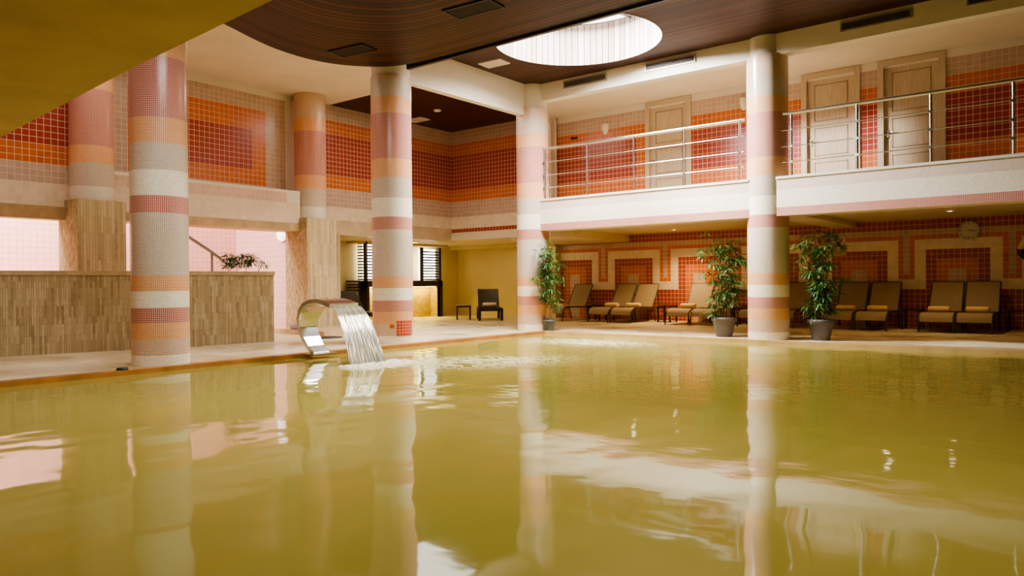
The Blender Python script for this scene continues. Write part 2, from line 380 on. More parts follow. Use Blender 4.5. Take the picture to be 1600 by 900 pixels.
# gallery wall with doors, end wall
TG = .1165
DOORS = [(-8.88,-7.65,5.57), (-5.09,-3.90,5.57), (-3.57,-2.35,5.57), (.2,1.4,5.57)]
def fnG(i, j):
    if 3 <= j < 17:
        x = -11.57 + (i+.5)*TG
        if -9.14 < x < -8.85: return ORANGE
    return fnGb(i, j)
fnGb = bands([(3,BEIGE),(6,ORANGE),(14,RED),(17,ORANGE),(99,BEIGE)])
def skG(i, j):
    x = -11.57 + (i+.5)*TG
    return any(a+.06 < x < b-.06 for a, b, t in DOORS)
wall('wall_gallery', (-11.57,16.6,5.42), (1,0,0), (0,0,-1), 17.5/TG, 2.40/TG, TG, fnG, M_wall, skG)
mb = MB(); mb.box(-11.6,6,16.6,16.75,5.42,5.6)
struct(mb.build('wall_gallery_plaster', M_plaster))
mb = MB(); mb.box(-11.9,6,16.72,16.8,2.6,5.6); struct(mb.build('wall_gallery_backing', M_plaster))
mb = MB(); mb.box(-11.75,-11.57,15.2,16.75,3.03,5.72); struct(mb.build('wall_gallery_end', M_plaster))
# lounger wall with key pattern
TW = .1161; X0 = -11.607
def fnW(i, j):
    j -= 1
    x = -13.65 + (i+.5)*TW; c = (x - X0)/TW % 18; j_ = j
    if j_ < 2: return RED
    if c < 11:       # block
        if j_ < 3: return BEIGE
        if j_ < 4: return ORANGE
        if j_ < 6: return CREAM
        if c < 2 or c >= 9 or j_ < 8: return RED
        if c < 4 or c >= 7 or j_ < 10: return ORANGE
        return BEIGE
    if c < 13 or c >= 16:
        if j_ < 3: return BEIGE
        if j_ < 4: return ORANGE
        return CREAM if j_ < 14 else RED
    if j_ < 3: return BEIGE
    if c < 14 or c >= 15: return ORANGE if j_ < 12 else CREAM if j_ < 14 else RED
    return BEIGE if j_ < 11 else ORANGE if j_ < 12 else CREAM if j_ < 14 else RED
wall('wall_lounge', (-13.65,19.6,2.517+TW), (1,0,0), (0,0,-1), 19.6/TW, (2.517+TW)/TW, TW, fnW)
# outer closing walls, out of frame
mb = MB()
mb.box(6,6.2,-4,20,-.3,7); mb.box(-18.2,6,-4.2,-4,-.3,7); mb.box(-18.4,-18.05,-4,20,-.3,5.9); mb.box(-18.2,6,19.65,19.9,-.3,3.0)
struct(mb.build('wall_outer', M_plaster))

# gallery slab: left edge runs back from the corner column
mb = MB()
out = [(-10.40,13.90),(6,13.90),(6,16.7),(-11.75,16.7),(-11.75,15.5),(-10.9,14.4)]
zt, zb = 3.03, 2.62
mb.face([(x,y,zt) for x,y in out]); mb.face([(x,y,zb) for x,y in out][::-1])
for k in range(len(out)):
    a, b = out[k], out[(k+1)%len(out)]; mb.face([(a[0],a[1],zb),(b[0],b[1],zb),(b[0],b[1],zt),(a[0],a[1],zt)])
mb.box(-10.4,6,13.90,14.3,2.318,2.62)
struct(mb.build('floor_gallery', M_soffit))
# mosaic facing of the slab edge
def facing(name, x0, x1):
    mb = MB(); t = .0245
    for z0, z1, c in ((2.318,2.47,mRED),(2.47,2.80,mCREAM),(2.80,3.0,srgb(214,190,176))):
        mb.face([(x0,13.885,z0),(x1,13.885,z0),(x1,13.885,z1),(x0,13.885,z1)], c, [(x0/t,z0/t),(x1/t,z0/t),(x1/t,z1/t),(x0/t,z1/t)])
    struct(mb.build(name, M_mosaic))
facing('trim_7', -10.30, -5.2); facing('trim_8', -4.72, 6)
mb = MB(); mb.box(-10.32,-5.25,13.865,14.06,3.0,3.045); mb.box(-4.72,6,13.865,14.06,3.0,3.045); struct(mb.build('trim_9', M_white, bevel=.006))
# soffits under the gallery
mb = MB(); mb.box(-11.05,6,14.28,19.65,2.53,2.63); struct(mb.build('ceiling_lounge', M_soffit))
mb = MB(); mb.box(-11.6,-11.03,15.5,16.85,2.32,2.61); mb.box(-13.4,-11.03,16.85,19.6,2.32,2.61); struct(mb.build('ceiling_lounge_beam', M_soffit, bevel=.01))
mb = MB(); mb.box(-5.3,-4.7,14.3,19.6,2.42,2.56); struct(mb.build('ceiling_column_beam', M_soffit, bevel=.01))
# upper ceilings
mb = MB(); mb.box(-18.3,-10.45,-4,12.05,ZC,ZC+.1); mb.box(-18.3,-15.48,12.05,20,ZC,ZC+.1); mb.box(-15.6,-10.4,12.0,16.9,ZC+.06,ZC+.1); struct(mb.build('ceiling', M_plaster))
mb = MB(); mb.face([(-15.5,12.05,ZC),(-10.5,12.05,ZC),(-10.5,16.6,ZC),(-15.5,16.6,ZC)], (1,1,1,1), [(0,12.05),(5,12.05),(5,16.6),(0,16.6)]); struct(mb.build('ceiling_recess', M_woodrec))
mb = MB(); mb.box(-11.6,6,14.1,16.8,5.58,5.7); struct(mb.build('ceiling_gallery', M_soffit))
mb = MB(); mb.box(-10.62,-10.45,9.6,14.0,5.0,ZC); struct(mb.build('trim_10', M_plaster, bevel=.01))
mb = MB(); mb.box(-10.5,6,13.95,14.2,5.33,ZC); struct(mb.build('trim_11', M_plaster, bevel=.01))
# far wood ceiling with the round skylight hole
SX, SY, SR = -7.8, 11.9, 1.58
mb = MB(); n = 96; x0,x1,y0,y1 = -10.45,6,9.2,13.95
def onrect(a):
    dx, dy = math.cos(a), math.sin(a); t = 1e9
    if dx > 1e-9: t = min(t,(x1-SX)/dx)
    if dx < -1e-9: t = min(t,(x0-SX)/dx)
    if dy > 1e-9: t = min(t,(y1-SY)/dy)
    if dy < -1e-9: t = min(t,(y0-SY)/dy)
    return (SX+dx*t, SY+dy*t)
angs = sorted([2*PI*k/n for k in range(n)] + [math.atan2(y-SY,x-SX)%(2*PI) for x in (x0,x1) for y in (y0,y1)])
for k in range(len(angs)):
    a, b = angs[k], angs[(k+1)%len(angs)]
    pts = [(SX+SR*math.cos(a),SY+SR*math.sin(a)), onrect(a), onrect(b), (SX+SR*math.cos(b),SY+SR*math.sin(b))]
    mb.face([(p[0],p[1],ZC) for p in pts], (1,1,1,1), pts)
struct(mb.build('ceiling_wood_far', M_woodfar))
SZ = 6.55
mb = MB(); rows = [[(SX+SR*math.cos(2*PI*k/96),SY+SR*math.sin(2*PI*k/96),z) for k in range(96)] for z in (ZC-.01,SZ)]
mb.grid(rows, smooth=True, closed=True, uvs=lambda a,b: (a*.8, b*2*PI*SR/96))
sh = struct(mb.build('ceiling_skylight_shaft', M_shaft))
mb = MB(); mb.disc((SX,SY,SZ+.03), SR+.02, (0,0,-1), 64)
win = struct(mb.build('window_1', emis('overcast_skylight_glass', (1,.98,.95,1), 5)))
mb = MB()
for a in (R(20), R(80), R(140)):
    d = Vector((math.cos(a),math.sin(a),0))*SR; mb.tube([Vector((SX,SY,SZ))-d, Vector((SX,SY,SZ))+d], .035, 6)
mb.build('mullion', M_handrail, win)
# lower wood ceiling: curved rim, boards follow the rim
rim = [(-9.0,-4),(-9.5,1.5),(-9.85,3.6),(-10.05,4.7),(-10.25,5.6),(-10.5,6.25),(-10.78,6.92),(-10.94,7.45),(-10.98,8.06),(-10.88,8.54),(-10.65,8.93),(-10.33,9.24),(-9.95,9.42),(-9.4,9.5),(-7,9.52),(-3,9.52),(1,9.52),(6,9.52)]
def smooth(p, it=2):
    for _ in range(it):
        q = [p[0]]
        for a, b in zip(p, p[1:]): q += [(a[0]*.75+b[0]*.25,a[1]*.75+b[1]*.25),(a[0]*.25+b[0]*.75,a[1]*.25+b[1]*.75)]
        p = q + [p[-1]]
    return p
rim = smooth(rim); PX, PY, ZN = 6.0, -4.0, 5.10
mb = MB(); L = [0]
for a, b in zip(rim, rim[1:]): L.append(L[-1]+math.hypot(a[0]-b[0],a[1]-b[1]))
K = 40; rows = [[(x+(PX-x)*t, y+(PY-y)*t, ZN) for x, y in rim] for t in [k/K for k in range(K+1)]]
mb.grid(rows, smooth=False, uvs=lambda a,b: (L[min(b,len(L)-1)], a/K*13.5))
rows = [[(x,y,z) for x, y in rim] for z in (ZN,ZC)]
mb.grid(rows, smooth=True, uvs=lambda a,b: (L[min(b,len(L)-1)], a*.67))
struct(mb.build('ceiling_wood_near', M_wood))
mb = MB(); mb.box(-10.0,6,9.53,9.60,5.06,5.17); struct(mb.build('trim_12', M_blackwood, bevel=.006))
# underside of the gallery over the camera
mb = MB(); pts = [(-16,2.9),(-10.9,2.42),(-7.0,2.15),(-4.26,1.94),(-2.77,1.86),(6,1.4),(6,-4),(-18,-4),(-18,2.9)]
mb.face([(x,y,2.32) for x,y in pts][::-1]); mb.face([(x,y,3.03) for x,y in pts])
for a, b in zip(pts, pts[1:]): mb.face([(a[0],a[1],2.32),(b[0],b[1],2.32),(b[0],b[1],3.03),(a[0],a[1],3.03)])
struct(mb.build('floor_near_gallery', M_olive))

# ================================================================== COLUMNS
CB = [(.15,mCREAM),(.37,mBEIGE),(.594,mORANGE),(.806,mRED),(1.034,mCREAM),(1.254,mORANGE),(2.12,mGREIGE),(2.354,mRED),(2.706,mCREAM),(3.08,mGREIGE),(3.43,mORANGE),(4.27,mRED),(4.58,mORANGE),(4.9,mGREIGE),(9,mBEIGE)]
CB2 = [(2.98,srgb(226,216,200)),(3.42,mGREIGE),(3.745,mORANGE),(4.80,mRED),(5.13,mORANGE),(9,mBEIGE)]
CR, MT, CN = .38, .0249, 64
def shaft(z0, z1, bandlist):
    mb = MB(); lo = z0; per = round(2*PI*CR/MT)
    for top, c in bandlist:
        if top <= lo: continue
        hi = min(top, z1)
        rows = [[(CR*math.cos(2*PI*k/CN), CR*math.sin(2*PI*k/CN), z) for k in range(CN)] for z in (lo,hi)]
        mb.grid(rows, c, 0, True, True, lambda a,b,lo=lo,hi=hi: (b*per/CN, (hi if a else lo)/MT))
        lo = hi
        if lo >= z1: break
    return mb
cols = [((-10.46,5.15),5.1,.375,'tall mosaic banded column nearest the camera, at the left pool edge'),
        ((-10.5,9.6),4.98,.365,'mosaic banded column behind the waterfall spout, with a patch of larger red tiles'),
        ((-10.5,14.05),5.18,.36,'mosaic banded column at the far corner of the pool, beside the slate pot'),
        ((-4.98,14.17),5.36,.33,'mosaic banded column in front of the balcony, between the two grey pots')]
for (x,y), zt, cr, lab in cols:
    t = empty('tiled_column', (x,y,0), 0, lab, 'column', 'mosaic columns round the pool')
    shaft(0, zt, CB).build('column_shaft', M_mosaic, t)
    mb = MB(); mb.lathe([(cr,zt),(cr,ZC-.0)], 48); mb.build('column_cap', M_plaster, t)
    if 'patch' in lab:
        # repair patch of larger tiles, wrapped round the shaft
        def patch(nm, a0, a1, z0, z1, nu, nv, c):
            mb = MB(); k = 8; r = CR+.006
            rows = [[(r*math.cos(a0+(a1-a0)*i/k), r*math.sin(a0+(a1-a0)*i/k), z) for i in range(k+1)] for z in (z0,z1)]
            mb.grid(rows, c, 0, True, False, lambda a,b: (b*nu/k, a*nv)); mb.build(nm, M_wall, t)
        patch('red_tile_patch', R(-33), R(22), .15, .43, 6, 5, srgb(186,72,60))
        patch('orange_tile_patch', R(-52), R(-38), .29, .37, 1, 1, ORANGE)
for (x,y), zp, lab in (((-15.05,6.12),2.72,'mosaic upper column over a square travertine pier, left of the second window bay'),((-15.1,11.15),2.70,'mosaic upper column over a square travertine pier behind the waterfall spout')):
    t = empty('pier_column', (x,y,0), 0, lab, 'column', 'columns on stone piers along the left wall')
    shaft(zp, ZC, CB2).build('column_shaft', M_mosaic, t)
    mb = MB(); w = .43
    P = [(-w,-w),(w,-w),(w,w),(-w,w)]
    for k in range(4):
        a, b = P[k], P[(k+1)%4]
        mb.face([(a[0],a[1],0),(b[0],b[1],0),(b[0],b[1],zp),(a[0],a[1],zp)], (1,1,1,1), [(0,0),(2*w,0),(2*w,zp),(0,zp)], 1 if k in (0,2) else 0)
    mb.face([(a,b,zp) for a,b in P])
    mb.build('stone_pier', [M_strip_l, M_strip_r], t)
mb = MB(); 
mb.face([(-15.46,11.55,0),(-15.46,12.33,0),(-15.46,12.33,2.45),(-15.46,11.55,2.45)],(1,1,1,1),[(0,0),(.78,0),(.78,2.45),(0,2.45)])
mb.face([(-15.46,12.33,0),(-15.75,12.33,0),(-15.75,12.33,2.45),(-15.46,12.33,2.45)],(1,1,1,1),[(0,0),(.3,0),(.3,2.45),(0,2.45)])
struct(mb.build('wall_pier_return', M_strip_l))
# step at the foot of the pier
mb = MB(); mb.box(-14.95,-13.1,10.0,12.2,0,.10); struct(mb.build('trim_13', M_coping, bevel=.03))
mb = MB(); mb.lathe([(.30,0),(.33,.09),(.30,.10),(.27,.05),(.02,.04)], 28, caps=False); tag(mb.build('foot_basin', plain('grey_basin', srgb(130,126,124), .3), loc=(-14.3,10.35,.10)), 'shallow grey foot basin on the step beside the pier', 'basin')

# ------------------------------------------------------------------ stone parapet
A = Vector((-13.731,4.177,0)); B = Vector((-12.692,8.488,0)); d = (B-A).normalized(); nrm = Vector((-d.y,d.x,0))
A2 = A - d*4.4; Ln = (B-A2).length
def parapet(z0, z1, ext, m, nm):
    mb = MB(); a = A2 - nrm*ext; b = B - nrm*ext + d*ext; th = .42+2*ext
    q = [a, b, b+nrm*th, a+nrm*th]
    for k in range(4):
        u, w = q[k], q[(k+1)%4]; l = (w-u).length
        mb.face([(u.x,u.y,z0),(w.x,w.y,z0),(w.x,w.y,z1),(u.x,u.y,z1)],(1,1,1,1),[(0,0),(l,0),(l,z1-z0),(0,z1-z0)])
    mb.face([(p.x,p.y,z1) for p in q],(1,1,1,1),[(0,0),(Ln,0),(Ln,th),(0,th)]); mb.face([(p.x,p.y,z0) for p in q][::-1])
    return struct(mb.build(nm, m))
parapet(0,1.30,0,M_strip,'wall_parapet'); parapet(1.30,1.375,.02,M_coping,'trim_14')
mb = MB()
for k in range(7):
    mb.box(-17.95,-15.7,8.8-.3*k-.3,8.8-.3*k,0,.17*(k+1))
mb.box(-17.95,-15.7,.6,6.7,0,1.19); struct(mb.build('floor_stairs', M_marble))

# ================================================================== THINGS
LO = (0,0)
def leaf(mb, base, dirv, ln, w, droop):
    dirv = Vector(dirv).normalized(); side = dirv.cross(Vector((0,0,1)))
    if side.length < .01: side = Vector((1,0,0))
    side.normalize(); side = (side + Vector((0,0,random.uniform(-.5,.5)))).normalized()
    g = random.random(); c = (.07+.12*g, .19+.22*g, .04+.05*g, 1)
    pts = []; p = Vector(base)
    for k, ww in enumerate((.25,.95,.75,.0)):
        pts.append((p - side*w*ww*.5, p + side*w*ww*.5)); dirv = (dirv + Vector((0,0,-droop))).normalized(); p = p + dirv*ln/3
    if any(q[2] < .012 for pr in pts for q in pr): return
    if any((q[0]+LO[0]-cx)**2+(q[1]+LO[1]-cy)**2 < .40**2 for pr in pts for q in pr for cx, cy in ((-10.5,14.05),(-4.98,14.17))): return
    for a, b in zip(pts, pts[1:]): mb.face([a[0],a[1],b[1],b[0]], c)
def cluster(mb, c, n, ln, spread=1.0, out=None):
    for _ in range(int(n*1.5)):
        a = random.uniform(0,2*PI); v = Vector((math.cos(a),math.sin(a),random.uniform(-.35,.75)))
        if out is not None: v += Vector(out)*spread
        leaf(mb, Vector(c)+v*.02, v, ln*random.uniform(.9,1.6), ln*.16, random.uniform(.1,.45))
def bamboo(loc, label, h, pr, ph, potm, stems, side, seed, width, group='potted bamboos on the far deck', dens=1.0, bot=0.5):
    global LO
    random.seed(seed); LO = loc
    t = empty('potted_bamboo', loc, 0, label, 'potted plant', group)
    mb = MB(); mb.lathe([(pr*.62,0),(pr*.90,ph*.80),(pr,ph*.80),(pr*1.0,ph),(pr*.92,ph),(pr*.88,ph*.86)], 36, caps=False); mb.face([(pr*.62*math.cos(2*PI*k/36),pr*.62*math.sin(2*PI*k/36),0) for k in range(36)][::-1])
    pot = mb.build('pot', potm, t)
    mb = MB(); mb.lathe([(pr*.89,ph*.84),(.01,ph*.9)], 24, caps=False); mb.build('soil', M_soil, pot)
    fb = MB()
    for (x0,y0,x1,y1,hh) in stems:
        path = []; 
        for k in range(9):
            f = k/8; path.append((x0+(x1-x0)*f+.025*math.sin(5*f+x0*30), y0+(y1-y0)*f, ph*.85+(hh-ph*.85)*f))
        sb = MB(); sb.tube(path, [.014-.008*k/8 for k in range(9)], 7); sb.build('stem', M_stem, t)
        for k in range(int(22*dens)):
            f = random.uniform(bot,1.0); q = Vector(path[min(8,int(f*8))]).lerp(Vector(path[min(8,int(f*8)+1)]), f*8-int(f*8))
            a = random.uniform(0,2*PI); rr = random.uniform(.02,width)*(1 - .35*abs(f-.6))
            c = q + Vector((math.cos(a)*rr, math.sin(a)*rr, random.uniform(-.06,.12)))
            cluster(fb, c, random.randint(7,11), .15, .5, (math.cos(a)*.5, math.sin(a)*.5, 0))
    for (x,y,z,n) in side: 
        cluster(fb, (x,y,z), n, .16)
    fb.build('foliage', M_leaf, t)
    return t
V = Vector((.783,.622,0))    # sideways as seen from the pool
def sv(a, b): return tuple(V*a + Vector((-.622,.783,0))*b)[:2]
def stems(l): return [sv(a,b)+sv(c,e)+(h,) for a,b,c,e,h in l]
def side(l): return [sv(a,b)+(z,n) for a,b,z,n in l]
bamboo((-10.0,13.98,0), 'tall slim bamboo in a slate grey pot by the corner column', 1.98, .16, .26, M_pot2,
       stems([(-.05,-.02,-.06,-.16,1.75),(0,.0,.04,-.12,1.98),(.04,0,.12,-.08,1.85),(.02,-.03,.0,-.14,1.5)]),
       side([(-.28,-.24,1.75,9),(-.24,-.24,1.85,9),(-.20,-.22,1.62,10),(-.36,-.30,1.25,11),(-.30,-.28,1.18,10),(-.22,-.24,1.1,10),(-.1,-.2,1.45,10),(-.08,-.2,1.3,10),(-.1,-.2,1.7,10),(-.05,-.2,1.0,10),(-.14,-.22,.8,9),(.34,0,1.15,10),(.3,0,1.25,8),(.28,0,1.5,8),(-.2,0,.9,10)]), 11, .21, dens=.85, bot=.18)
bamboo((-5.93,14.32,0), 'bushy bamboo in a grey pot left of the balcony column', 2.0, .25, .39, M_pot,
       stems([(-.06,0,-.22,0,1.95),(.0,.04,-.12,.05,2.0),(.05,0,.02,-.05,1.75),(.08,-.03,.2,-.05,1.5),(.0,0,.15,0,1.9)]),
       side([(-.45,0,1.72,14),(-.42,0,1.62,12),(-.36,0,1.3,10),(-.34,0,1.2,10),(.38,0,1.55,16),(.42,0,1.5,12),(.30,0,1.62,10),(.3,0,.95,14),(.36,0,.85,12),(-.25,0,.5,12),(-.2,0,.45,12),(-.15,0,.62,12)]), 23, .22, dens=.95, bot=.15)
bamboo((-4.08,14.38,0), 'dense dark bamboo in a grey pot right of the balcony column', 2.05, .245, .39, M_pot,
       stems([(-.06,0,-.25,0,1.85),(-.02,.04,-.08,.05,2.05),(.03,0,.04,0,2.05),(.07,-.02,.18,-.03,2.0),(.0,-.03,.02,-.1,1.7)]),
       side([(-.4,0,1.78,14),(-.36,0,1.6,10),(-.38,0,1.35,10),(.36,0,1.75,12),(.40,0,1.15,12),(.45,0,1.1,8),(.36,0,.85,9),(-.25,0,.62,12),(.22,0,.55,12),(-.15,0,.45,12)]), 37, .20, dens=1.0, bot=.12)
# planter greenery on the parapet
random.seed(5); LO = (0,0)
t = empty('planter_bamboo', (-13.05,8.02,1.375), 0, 'low leafy bamboo shoots growing behind the stone parapet coping', 'plant')
fb = MB(); sb = MB()
for k in range(34):
    u = random.uniform(-.38,.24); v = random.uniform(-.12,.1); zz = random.uniform(.09,.34)
    if u > .1: zz += .03
    c = d*u + nrm*v; cluster(fb, (c.x,c.y,zz), 10, .14)
for u, zz in ((.42,.2),(.46,.14),(.38,.12)):
    c = d*u; cluster(fb, (c.x,c.y,zz), 9, .12)
for u in (-.3,-.1,.1,.4):
    c = d*u; sb = MB(); sb.tube([(c.x*.8,c.y*.8,0),(c.x,c.y,.16)], .008, 6); sb.build('stem', M_stem, t)
fb.build('foliage', M_leaf, t)

# waterfall spout: steel ribbon, wider towards the lip
prof = [(-9.66,.02,.29),(-9.80,.12,.30),(-9.92,.26,.32),(-10.0,.42,.35),(-9.99,.56,.39),(-9.92,.69,.43),(-9.80,.79,.47),(-9.62,.845,.50),(-9.42,.855,.53),(-9.25,.83,.55),(-9.08,.785,.55)]
YC = 7.3
t = empty('waterfall_spout', (-9.66,YC,0), 0, 'curved stainless steel waterfall spout arching over the left pool edge', 'pool fountain')
def ribbon(prof, th):
    mb = MB(); pts = [Vector((a+9.66,0,b)) for a,b,w in prof]; rows = []
    for k, p in enumerate(pts):
        tg = (pts[min(k+1,len(pts)-1)]-pts[max(k-1,0)]).normalized(); nn = Vector((tg.z,0,-tg.x)); w = prof[k][2]/2
        rows.append([p+Vector((0,-w,0))-nn*th/2, p+Vector((0,w,0))-nn*th/2, p+Vector((0,w,0))+nn*th/2, p+Vector((0,-w,0))+nn*th/2])
    mb.grid(rows, smooth=False, closed=True); mb.face(rows[0][::-1]); mb.face(rows[-1]); return mb
o = ribbon(prof, .07).build('spout_body', M_steel, t, bevel=.006)
ss = o.modifiers.new('s','SUBSURF'); ss.levels = 0; ss.render_levels = 0
mb = MB(); mb.box(-.14,.12,-.24,.24,.012,.03); mb.build('base_plate', M_steel, t, bevel=.006)
# falling water sheet
def sheetmat():
    m, nt, bs = newmat('falling_water_sheet'); uv = N(nt, 'ShaderNodeUVMap').outputs[0]
    n = noise(nt, 1, 3, .55, mapping(nt, uv, (26,1.2,1)))
    bs.inputs['Metallic'].default_value = .55; bs.inputs['Roughness'].default_value = .12
    nt.links.new(ramp(nt, n.outputs[0], [(.35,(.42,.36,.18,1)),(.5,(.62,.57,.44,1)),(.68,(.85,.83,.78,1))]), bs.inputs['Base Color'])
    bump(nt, bs, n.outputs[0], .8, .03)
    return m
mb = MB(); rows = []; ns = 26
for k in range(19):
    f = k/18; x = -9.055 + .775*f; z = .775 + .0 - .86*f**1.75 + .0
    w0, w1 = 7.3-.255+f*(6.76-7.045), 7.3+.265+f*(7.42-7.565)
    rows.append([(x + .018*math.sin(j*1.9+3*f)*f, w0+(w1-w0)*j/ns, z + .006*math.sin(j*1.1)) for j in range(ns+1)])
mb.grid(rows, smooth=True, uvs=lambda a,b: (b/ns, a/18))
tag(mb.build('water_sheet', sheetmat()), 'silvery sheet of water falling from the steel spout into the pool', 'falling water', kind='stuff')
# splash froth where the sheet lands
random.seed(3); mb = MB()
for k in range(150):
    x = -8.25 + random.gauss(0,.10); y = 7.15 + random.uniform(-.5,.62); r = random.uniform(.012,.04)
    mb.lathe([(r*1.6,0),(r*1.3,r*.4),(r*.6,r*.75),(r*.05,r*.85)], 7, (x,y), False)
mb2 = mb
o = tag(mb2.build('splash_foam', plain('white_foam', (.80,.76,.62,1), .5, 0, .1, 30), loc=(0,0,-.052)), 'white splash froth where the falling water hits the pool', 'foam', kind='stuff')

# ------------------------------------------------------------------ railings
def railing(label, x0, x1, posts):
    t = empty('balcony_railing', (x0,13.98,3.045), 0, label, 'railing', 'steel balcony railings')
    mb = MB(); mb.tube([(0,0,1.165),((x1-x0),0,1.165)], .032, 12); mb.build('handrail', M_rail, t)
    for z in (.26,.55,.85):
        mb = MB(); mb.tube([(-.02,-.03,z),((x1-x0),-.03,z)], .009, 8); mb.build('rail_bar', M_rail, t)
    for p in posts:
        mb = MB(); mb.tube([(p-x0,0,-.003),(p-x0,0,1.14)], .024, 10)
        for z in (.26,.55,.85): mb.box(p-x0-.03,p-x0+.03,-.042,.0,z-.02,z+.02)
        mb.build('post', M_rail, t)
railing('stainless steel railing on the balcony left of the column', -10.16, -5.36, [-10.09,-8.93,-7.76,-6.6,-5.45])
railing('stainless steel railing on the balcony right of the column', -4.62, 4.0, [-4.47,-3.34,-2.2,-1.06,.1,1.24])

# ------------------------------------------------------------------ doors
def door(idx, x0, x1, zt, M, handle_left=True):
    Z0 = 3.03; w = x1-x0; hgt = zt-Z0
    mb = MB(); f = .115
    for a,b,c,e in ((0,f,0,hgt),(w-f,w,0,hgt),(f,w-f,hgt-f,hgt)): mb.box(a,b,-.035,.12,c,e)
    o = mb.build('door_%d'%idx, M_door); o.matrix_world = M @ Matrix.Translation((x0,0,Z0)) if M is not None else Matrix.Translation((x0,16.6,Z0))
    struct(o)
    mb = MB(); mb.box(f,w-f,.05,.10,0,hgt-f); mg = MB()
    lw = w-2*f
    for za, zb_ in ((.12,.62),(.76,1.36),(1.5,hgt-f-.14)):        # panel outlines; groove shade painted as darker strips
        for a,b,c,e in ((.14,lw-.14,za,za+.018),(.14,lw-.14,zb_-.018,zb_),(.14,.158,za,zb_),(lw-.158,lw-.14,za,zb_)):
            mg.box(f+a,f+b,.044,.052,c,e)
    leaf_ = mb.build('door_leaf', M_door, o, bevel=.003); mg.build('panel_shade_lines', M_groove_shade, leaf_)
    hx = f+.07 if handle_left else w-f-.07; s = 1 if handle_left else -1
    mb = MB(); mb.tube([(hx,.05,1.08),(hx,.0,1.08),(hx+s*.13,.0,1.08)], .011, 8); mb.lathe([(.02,1.0),(.02,1.005)], 12, (hx,.045)); mb.box(hx-.02,hx+.02,.036,.05,.98,1.13)
    mb.build('door_handle', M_rail, leaf_)
    return o
for k, (a,b,zt) in enumerate(DOORS): door(k+1, a, b, zt, None)
# side door on the end wall, facing +x
Mx = Matrix.Translation((-11.57,15.28,0)) @ Matrix.Rotation(R(90),4,'Z')
door(5, 0, 1.15, 5.52, Mx, False)

# ------------------------------------------------------------------ loungers
def make_lounger():
    t = empty('sun_lounger'); W = .305
    seat = [(.0,.235),(.02,.31),(.07,.375),(.16,.41),(.30,.42),(.7,.40),(1.28,.385)]
    seat = [(a,b) for a,b in smooth(seat,1)]
    def sling(p, w, th=.012):
        mb = MB(); rows = [[(-w,y,z),(w,y,z)] for y,z in p]; mb.grid(rows); mb.grid([[(-w,y,z-th),(w,y,z-th)][::-1] for y,z in p]); 
        for s in (-w,w): mb.grid([[(s,y,z-th),(s,y,z)] for y,z in p])
        for y,z in (p[0],p[-1]): mb.face([(-w,y,z-th),(w,y,z-th),(w,y,z),(-w,y,z)])
        return mb
    sling(seat, W).build('seat_sling', M_sling, t)
    back = [(1.22,.42),(1.42,.73),(1.60,1.0),(1.64,1.06)]
    sling(back, W).build('backrest_sling', M_sling, t)
    mb = MB()
    for s in (-1,1): mb.tube([(s*(W+.015),y,z-.01) for y,z in seat]+[(s*(W+.015),1.85,.36)], .017, 8)
    for y in (.35,1.85): mb.tube([(-W-.015,y,.385 if y < 1 else .36),(W+.015,y,.385 if y < 1 else .36)], .014, 8)
    mb.build('frame', M_lframe, t)
    mb = MB()
    for s in (-1,1): mb.tube([(s*(W+.012),y,z-.008) for y,z in back], .015, 8)
    mb.tube([(-W,1.645,1.058),(W,1.645,1.058)], .013, 8); bf = mb.build('backrest_frame', M_lframe, t)
    for s in (-1,1):
        mb = MB(); mb.tube([(s*(W+.015),.0,.25),(s*(W+.015),-.015,.12),(s*(W+.015),-.03,0)], .017, 8); mb.build('leg', M_lframe, t)
        mb = MB(); mb.tube([(s*(W+.005),1.28,.37),(s*(W+.005),1.40,0)], .017, 8); mb.build('leg', M_lframe, t)
    for s in (-1,1):
        mb = MB(); mb.tube([(s*W,1.50,.84),(s*W,1.72,.37)], .010, 6); mb.build('back_strut', M_lframe, bf)
    return t
proto = make_lounger()
LX = [-12.45,-10.94,-10.22,-8.56,-7.86,-6.63,-5.93,-4.66,-3.96,-2.70,-2.02]
LL = ['taupe sling sun lounger partly behind the corner column plant, leftmost along the tiled wall',
 'taupe sling sun lounger, left one of the pair nearest the corner column',
 'taupe sling sun lounger, right one of the pair nearest the corner column',
 'taupe sling sun lounger with a rolled towel, left of the bushy bamboo',
 'taupe sling sun lounger hidden behind the bushy bamboo left of the balcony column',
 'taupe sling sun lounger showing just left of the balcony column',
 'taupe sling sun lounger between the balcony column and the dense bamboo',
 'taupe sling sun lounger just right of the dense bamboo in the grey pot',
 'taupe sling sun lounger left of the wall clock, second one right of the dense bamboo',
 'taupe sling sun lounger under the wall clock, left one of the rightmost pair',
 'taupe sling sun lounger nearest the lifebuoy, right one of the rightmost pair']
for k, x in enumerate(LX):
    o = proto if k == 0 else copy_tree(proto)
    o.location = (x, 17.62, 0); o.rotation_euler = (0,0,R(random.uniform(-.25,.25)))
    tag(o, LL[k], 'sun lounger', 'sun loungers along the tiled wall')
